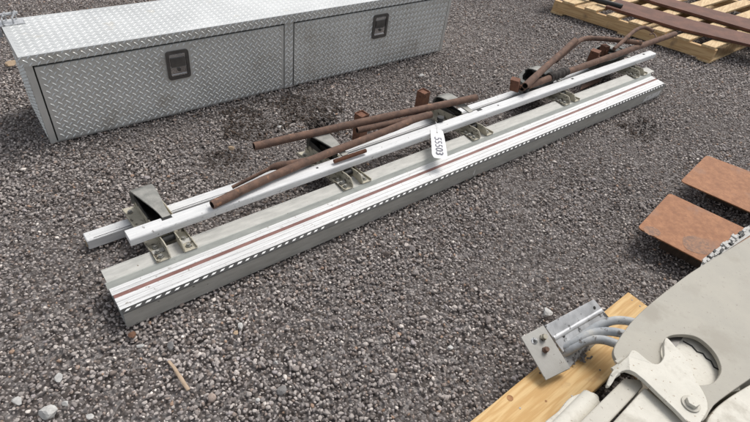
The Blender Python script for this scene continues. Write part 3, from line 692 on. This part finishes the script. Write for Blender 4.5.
# timber blocks the plates rest on
def block(pts, z0, z1, label):
    q = [P(x, y, z1) for x, y in pts]; q = [Vector((p.x, p.y, z1)) for p in q]
    solo('timber_block', MB().slab(q, z1-z0), M['soil'] if False else mat('dark weathered timber', (.05, .035, .025), (.10, .07, .05), 20, 0, .9, stretch=(1, 6, 1)), [Vector((p.x, p.y, z0)) for p in q], label, 'timber', 'timber blocks under the rusty plates', smooth=False)
block([(668, 232), (735, 265), (742, 258), (676, 226)], 0, .0985, 'dark timber block under the stained rusty plate')
block([(715, 182), (775, 205), (783, 198), (722, 176)], 0, .0985, 'dark timber block under the rear rusty plate')

# ---------------------------------------------------------------- plank, hose bracket
a, b = P(470, 422, .085), P(628, 292, .085); d = (b-a).normalized(); pr_ = Vector((d.y, -d.x, 0))
PKr = empty('wooden_plank', (b.x, b.y, 0), math.atan2(d.y, d.x)); tag(PKr, 'yellow pine plank under the hose bracket and beige machine', 'plank')
wp = (P(607, 378.5, .085)-b).dot(pr_)
m = MB(); m.extrude([(-wp, .04), (-wp, .083), (-wp+.002, .085), (-.002, .085), (0, .083), (0, .04)], -1.4, 0, 14, True, .0006)
m.build('board', M['plank'], PKr)
for x0 in (-.25, -1.2): m = MB(); m.box((x0, -wp-.3, .0), (x0+.1, -.01, .0395)); m.build('cross_batten', M['pine_s'], PKr)
for (x, y, r) in ((510, 398, .0105), (582, 355, .004), (546, 401, .004)):
    q = P(x, y, .0853); MB().tube([q, q+Vector((0, 0, .0004))], r, 14).build('knot', M['knot'], PKr, world=True)

for (x, y) in ((540, 373), (600, 370), (572, 396), (520, 408), (640, 306), (632, 300)):
    q = P(x, y, .0853); MB().tube([q, q+Vector((0, 0, .0008))], .0032, 10).build('nail', M['latch'], PKr, world=True)
HBc = P(570, 345, .1); HB = empty('hose_bracket', (HBc.x, HBc.y, .086)); tag(HB, 'galvanised steel hose bracket with three pale hoses resting on the wooden plank', 'bracket')
ea, eb, ec, ed = P(521, 337, .17), P(543.5, 325, .175), P(570.5, 368, .12), P(546, 380, .115)
m = MB(); m.slab([ea, ed, ec, eb], .005); m.build('end_plate', M['cast'], HB, world=True, bevel=.0012)
f0, f1, f2, f3 = P(544.5, 325.6, .176), P(594, 299, .176), P(612, 321, .12), P(563, 352, .118)
m = MB(); m.slab([f3, f2, f1, f0], .005)
# shallow pressed ridges along the plate
for t in (.45,):
    r0, r1 = f0.lerp(f3, t), f1.lerp(f2, t); m.tube([r0.lerp(r1, .01)-Vector((0, 0, .009)), r0.lerp(r1, .99)-Vector((0, 0, .009))], .0115, 20)
m.build('back_plate', M['galv'], HB, world=True, bevel=.001)
g0 = Vector((f3.x, f3.y, f3.z-.03)); g1 = Vector((f2.x, f2.y, f2.z-.03))
q = [f3+Vector((0, 0, -.006)), f2+Vector((0, 0, -.006)), P(605, 335, .088), P(569, 368, .088)]
m = MB(); m.slab(q[::-1], .003); m.build('floor_plate', M['galv'], HB, world=True)
pn = (ed-ea).cross(eb-ea).normalized(); pn = pn if pn.z > 0 else -pn
def on_plate(s, t): return ea.lerp(eb, s).lerp(ed.lerp(ec, s), t)
def fitting(s, t, r, h, material='latch'):
    c = on_plate(s, t); m = MB(); m.tube([c, c+pn*h*.5], r, 6); m.tube([c+pn*h*.5, c+pn*h], r*.72, 12); m.build('fitting', M[material], HB, world=True, smooth=30)
c = on_plate(.36, .20); MB().tube([c, c+pn*.0015], .0115, 18).build('port_ring', M['galv'], HB, world=True)
fitting(.70, .22, .0115, .020, 'bracket'); fitting(.52, .46, .0105, .018, 'rust')
c = on_plate(.36, .20); m = MB(); m.tube([c, c+pn*.0022], .005, 16); m.build('port', M['black'], HB, world=True)
bn = (f1-f0).cross(f3-f0).normalized(); bn = bn if bn.z > 0 else -bn
for s, t in ((.16, .58), (.90, .28)):
    c = f0.lerp(f1, s).lerp(f3.lerp(f2, s), t); MB().tube([c, c+bn*.0008], .006, 14).build('hole', M['black'], HB, world=True)
for pts in ([(563, 354, .10), (573, 348, .13), (586, 341.5, .155), (600, 339.5, .175), (614, 343, .185), (628, 350, .19), (640, 358, .19)],
            [(562, 349, .11), (577, 341, .145), (592, 333.5, .17), (607, 331.5, .185), (622, 333.5, .20), (640, 340, .21)],
            [(571, 345, .125), (586, 334, .155), (600, 325, .18), (615, 320.5, .20), (630, 321.5, .215), (645, 327, .22), (658, 335, .22)]):
    pth = smooth_path([P(*q) for q in pts], 6); MB().tube(pth, .0145, 16, 0, .012).build('hose', M['hose'], HB, world=True, smooth=True)
m = MB()
for k in range(26):
    c = P(564+rnd.uniform(0, 26), 361+rnd.uniform(-9, 4)-.25*k*.3, .092); m.tube([c, c+Vector((rnd.uniform(-.01, .01), rnd.uniform(-.01, .01), .006))], rnd.uniform(.002, .005), 7, rough=.3)
m.build('dirt_crumbs', M['grey_stone'], HB, world=True)

# ---------------------------------------------------------------- beige machine
MCc = P(690, 420, .3); MC = empty('beige_machine', (MCc.x, MCc.y, .085)); tag(MC, 'large beige painted machine frame with a slotted curved panel and bolted strap', 'machine')
ZP = .36
def poly(pts, z): return [P(x, y, z if not callable(z) else z(x, y)) for x, y in pts]
out = [(800, 205), (775, 221), (750, 236.5), (730, 248.5), (706, 263), (688, 274.5), (670, 288), (650, 304), (634, 319), (623, 333), (615.5, 345), (613.5, 352), (616, 359), (622, 366), (640, 371), (664, 388), (690, 411), (703, 421), (714, 405), (735, 389), (760, 372), (800, 345)]
hole = [(664, 362), (661, 352), (664, 341), (671, 335.5), (685.5, 334.5), (699, 338), (712, 349), (719.5, 361), (721, 372), (714, 382), (703, 385), (690, 383.5), (680, 378), (670, 370)]
def catmull2(pts, n=4, closed=True):
    v = [Vector((x, y, 0)) for x, y in pts]; N_ = len(v); o = []
    for i in range(N_):
        p0, p1, p2, p3 = v[i-1], v[i], v[(i+1) % N_], v[(i+2) % N_]
        for k in range(n):
            t = k/n; q = .5*((2*p1)+(p2-p0)*t+(2*p0-5*p1+4*p2-p3)*t*t+(3*p1-p0-3*p2+p3)*t**3); o.append((q.x, q.y))
    return o
hole_s = catmull2(hole, 4)
def plate_with_hole(outer, inner, z, th):
    me_pts = [P(x, y, z) for x, y in outer]; inn = [P(x, y, z) for x, y in inner]
    from mathutils.geometry import delaunay_2d_cdt
    vs = [Vector((p.x, p.y)) for p in me_pts+inn]; no, ni = len(me_pts), len(inn)
    ed_ = [(i, (i+1) % no) for i in range(no)]+[(no+i, no+(i+1) % ni) for i in range(ni)]
    r = delaunay_2d_cdt(vs, ed_, [], 0, 1e-6)
    V2, F2 = r[0], r[2]
    def inside(pt, pg):
        c = False; n_ = len(pg)
        for i in range(n_):
            a_, b_ = pg[i], pg[i-1]
            if (a_.y > pt.y) != (b_.y > pt.y) and pt.x < (b_.x-a_.x)*(pt.y-a_.y)/(b_.y-a_.y)+a_.x: c = not c
        return c
    ok = []
    for f_ in F2:
        c_ = sum((V2[i] for i in f_), Vector((0, 0)))/len(f_)
        if inside(c_, vs[:no]) and not inside(c_, vs[no:]): ok.append(tuple(f_))
    m_ = MB(); n_ = len(V2)
    m_.v = [(p.x, p.y, z) for p in V2]+[(p.x, p.y, z-th) for p in V2]
    m_.f = ok+[tuple(n_+i for i in f_[::-1]) for f_ in ok]
    m_.f += [(i, (i+1) % no, n_+(i+1) % no, n_+i) for i in range(no)]+[(no+i, no+(i+1) % ni, n_+no+(i+1) % ni, n_+no+i) for i in range(ni)]
    m_.m = [0]*len(m_.f); return m_
plate_with_hole(catmull2(out, 3), hole_s, ZP, .014).build('panel', M['paint_grey'], MC, world=True, smooth=30, bevel=.0015)
# bright inner casing seen through the slot
q = poly([(650, 335), (690, 325), (740, 350), (740, 390), (700, 400), (655, 380)], ZP-.03)
MB().slab(q[::-1], .10).build('inner_casing', M['paint_light'], MC, world=True)
q = [(683, 341), (692, 346), (697, 351.5), (703, 353.5), (706, 358), (711, 361), (714, 367), (719, 369.5), (725, 372)]
m = MB(); m.tube([P(x, y, ZP-.0285) for x, y in q], .0022, 6); m.build('crack', M['black'], MC, world=True)
q = poly([(663, 342), (676, 347), (684, 336), (668, 330)], ZP-.022); MB().slab(q[::-1], .004).build('dark_bracket', M['latch'], MC, world=True)
# strap
st_o = [(607, 385.5), (611, 385), (615, 378.5), (619, 373), (626, 370), (634, 372.3), (644, 379.5), (658, 393), (675, 409), (694, 427), (702, 420), (708, 409), (706, 397), (700, 386), (694, 377), (691, 366), (684, 356), (676, 347), (669, 339), (665.5, 338), (664, 346), (664.5, 355), (661, 362), (655, 364), (647, 359.5), (638, 352), (632, 350), (628, 356), (618, 365), (612, 372), (608.5, 380)]
def zs(x, y): return ZP+.020-max(0, 632-x)*.0010
q = poly(catmull2(st_o, 2), zs); MB().slab(q[::-1], .013).build('strap', M['paint_light'], MC, world=True, bevel=.003)
c = P(690.5, 404, ZP+.0205); m = MB(); m.tube([c, c+Vector((0, 0, .004))], .0235, 24); m.build('washer', M['paint'], MC, world=True, smooth=30, bevel=.001)
m = MB(); m.tube([c+Vector((0, 0, .004)), c+Vector((0, 0, .016))], .0165, 6); m.build('bolt_head', M['paint_light'], MC, world=True, bevel=.0015)
# bars below
def round_bar(pts, r, name, material='paint_light', flat=.8):
    m = MB(); m.tube([P(*p) for p in pts], r, 20, flat=flat); return m.build(name, M[material], MC, world=True, smooth=40, bevel=.003)
q = poly([(624.5, 378), (641, 379), (643.5, 386), (604, 428), (574, 428)], ZP-.02); MB().slab(q, .06).build('flat_bar', M['paint'], MC, world=True, bevel=.004)
q = poly([(645, 387), (660, 399), (692, 428), (700, 445), (606, 430)], ZP-.008); MB().slab(q[::-1], .16).build('casing_block', M['paint_light'], MC, world=True, bevel=.005)
q = poly(catmull2([(545, 424), (549, 418), (559, 410), (567, 400), (575, 394.5), (588, 391), (596, 393), (600, 399), (590, 412), (577, 430), (560, 440)], 3), ZP-.07); MB().slab(q[::-1], .12).build('rounded_arm', M['paint_light'], MC, world=True, bevel=.007)
round_bar([(592, 397, ZP-.062), (558, 432, ZP-.062)], .026, 'arm_tube', 'paint_light', .6)
q = poly(catmull2([(715, 409), (728, 398), (742, 389), (760, 378), (800, 350), (800, 450), (706, 450), (706, 424)], 3), ZP-.006); MB().slab(q[::-1], .2).build('corner_casting', M['paint_light'], MC, world=True, bevel=.006)
for (x, y) in ((612, 377), (612.5, 370), (616, 363)):
    a_ = P(x, y, ZP-.005); MB().tube([a_, a_+Vector((.018, .012, .006))], .007, 10).build('stud', M['paint'], MC, world=True, smooth=30)
# frame under the panel down to the plank
q = poly([(650, 372), (735, 330), (790, 360), (790, 440), (660, 430)], ZP-.17); MB().slab(q[::-1], ZP-.17-.0).build('base_frame', M['paint_grey'], MC, world=True)
# chipped flange along the far edge of the panel
m = MB(); eu = [(704, 262.5), (712, 257.5), (720, 252.5), (728, 247.5), (738, 241.5), (750, 234.5), (765, 225)]
m.slab(poly([(700, 268), (770, 222), (764, 214), (744, 229), (704, 258)], ZP-.016), .006)
for k in range(60):
    t = rnd.random()**.9; i = min(5, int(t*6)); f_ = t*6-i; x = eu[i][0]*(1-f_)+eu[i+1][0]*f_; y = eu[i][1]*(1-f_)+eu[i+1][1]*f_
    amp = 2+9*t; x += -.52*rnd.uniform(0, amp); y += -.85*rnd.uniform(0, amp); s = rnd.uniform(1.2, 3.)
    m.cur = 0 if rnd.random() < .72 else 1
    q = [P(x+rnd.uniform(-s, s)*.4-s, y, ZP-.012), P(x, y+s*.8, ZP-.012), P(x+s, y+rnd.uniform(-s, s)*.3, ZP-.012), P(x, y-s*.8, ZP-.012)]
    dz = rnd.uniform(0, .008); q = [v_+Vector((0, 0, dz)) for v_ in q]; m.slab(q, .006)
m.build('chipped_flange', [M['pale_stone'], M['black']], MC, world=True)

# ---------------------------------------------------------------- single pebbles and a twig
def pebble(x, y, wpx, material, label, name='pebble', fl=.45):
    c = P(x, y, .008); dist = (Vector((0, 0, H))-c).length; r = wpx/2/F*dist*.95
    sh, Fc = stone_shapes(2, 1, 8, int(x*7+y)); v = sh[0]*r; v[:, 2] *= fl/.6; a = rnd.uniform(0, 6.28)
    m = MB(); ca, sa = math.cos(a), math.sin(a)
    m.add([(p[0]*ca-p[1]*sa, p[0]*sa+p[1]*ca, p[2]+r*.3) for p in v], [tuple(f_) for f_ in Fc])
    o = m.build(name, M[material], None); o.location = (c.x, c.y, .008); tag(o, label, 'pebble', 'loose pebbles standing out from the gravel')
for a_ in ((49, 415.5, 19, 'pale_stone', 'largest pale flat pebble, at the lower left of the gravel'),
           (60.7, 377.5, 13, 'pale_stone', 'pale angular pebble lying above the largest pale one'),
           (18, 402, 10, 'pale_stone', 'pale pebble left of the largest pale one'),
           (66, 404, 8, 'pale_stone', 'small pale pebble just right of the largest pale one'),
           (91, 416, 8, 'pale_stone', 'small pale pebble at the bottom edge, right of the largest one'),
           (131, 335.5, 10, 'rust_stone', 'rust brown pebble below the near end of the running board'),
           (141, 346.5, 8, 'pale_stone', 'pale pebble beside the rust brown one'),
           (241, 326, 9, 'pale_stone', 'round white pebble beside a smaller tan one in front of the board'),
           (236, 333, 6.5, 'tan_stone', 'small tan pebble touching the round white one'),
           (276, 363, 6, 'pale_stone', 'small pale pebble in open gravel in front of the running board'),
           (258, 400, 6, 'pale_stone', 'small white pebble near the bottom edge, right of the twig'),
           (283, 391, 15, 'grey_stone', 'large grey stone near the bottom edge in open gravel'),
           (171, 346, 10, 'grey_stone', 'grey stone above the twig'),
           (546, 313.5, 15, 'pale_stone', 'pale wedge shaped stone beside the hose bracket'),
           (450, 348.5, 7, 'pale_stone', 'pale pebble left of the wooden plank'),
           (403, 197.5, 6, 'pale_stone', 'pale pebble at the foot of the board skirt, below the paper tag'),
           (279, 127.5, 8, 'pale_stone', 'pale pebble between the rear pipe and the tool box'),
           (420.5, 76.6, 8, 'pale_stone', 'pale pebble on gravel right of the tool box end'),
           (232, 150, 9, 'tan_stone', 'tan stone left of the rear pipe end'),
           (12, 65, 10, 'tan_stone', 'tan stone behind the left end of the tool box'),
           (655, 385, 8, 'pale_stone', '') ):
    if a_[4]: pebble(*a_)
pth = [P(168.5, 361, .016), P(174, 368, .02), P(181, 378, .021), P(188.5, 390, .016)]
solo('wood_splinter', MB().tube(densify(pth, .02), .0055, 6, 0, .2, flat=.5), mat('dry splinter', (.34, .25, .17), (.46, .35, .25), 60, 0, .85), pth, 'thin dry wood splinter lying on the gravel near the bottom edge', 'splinter')
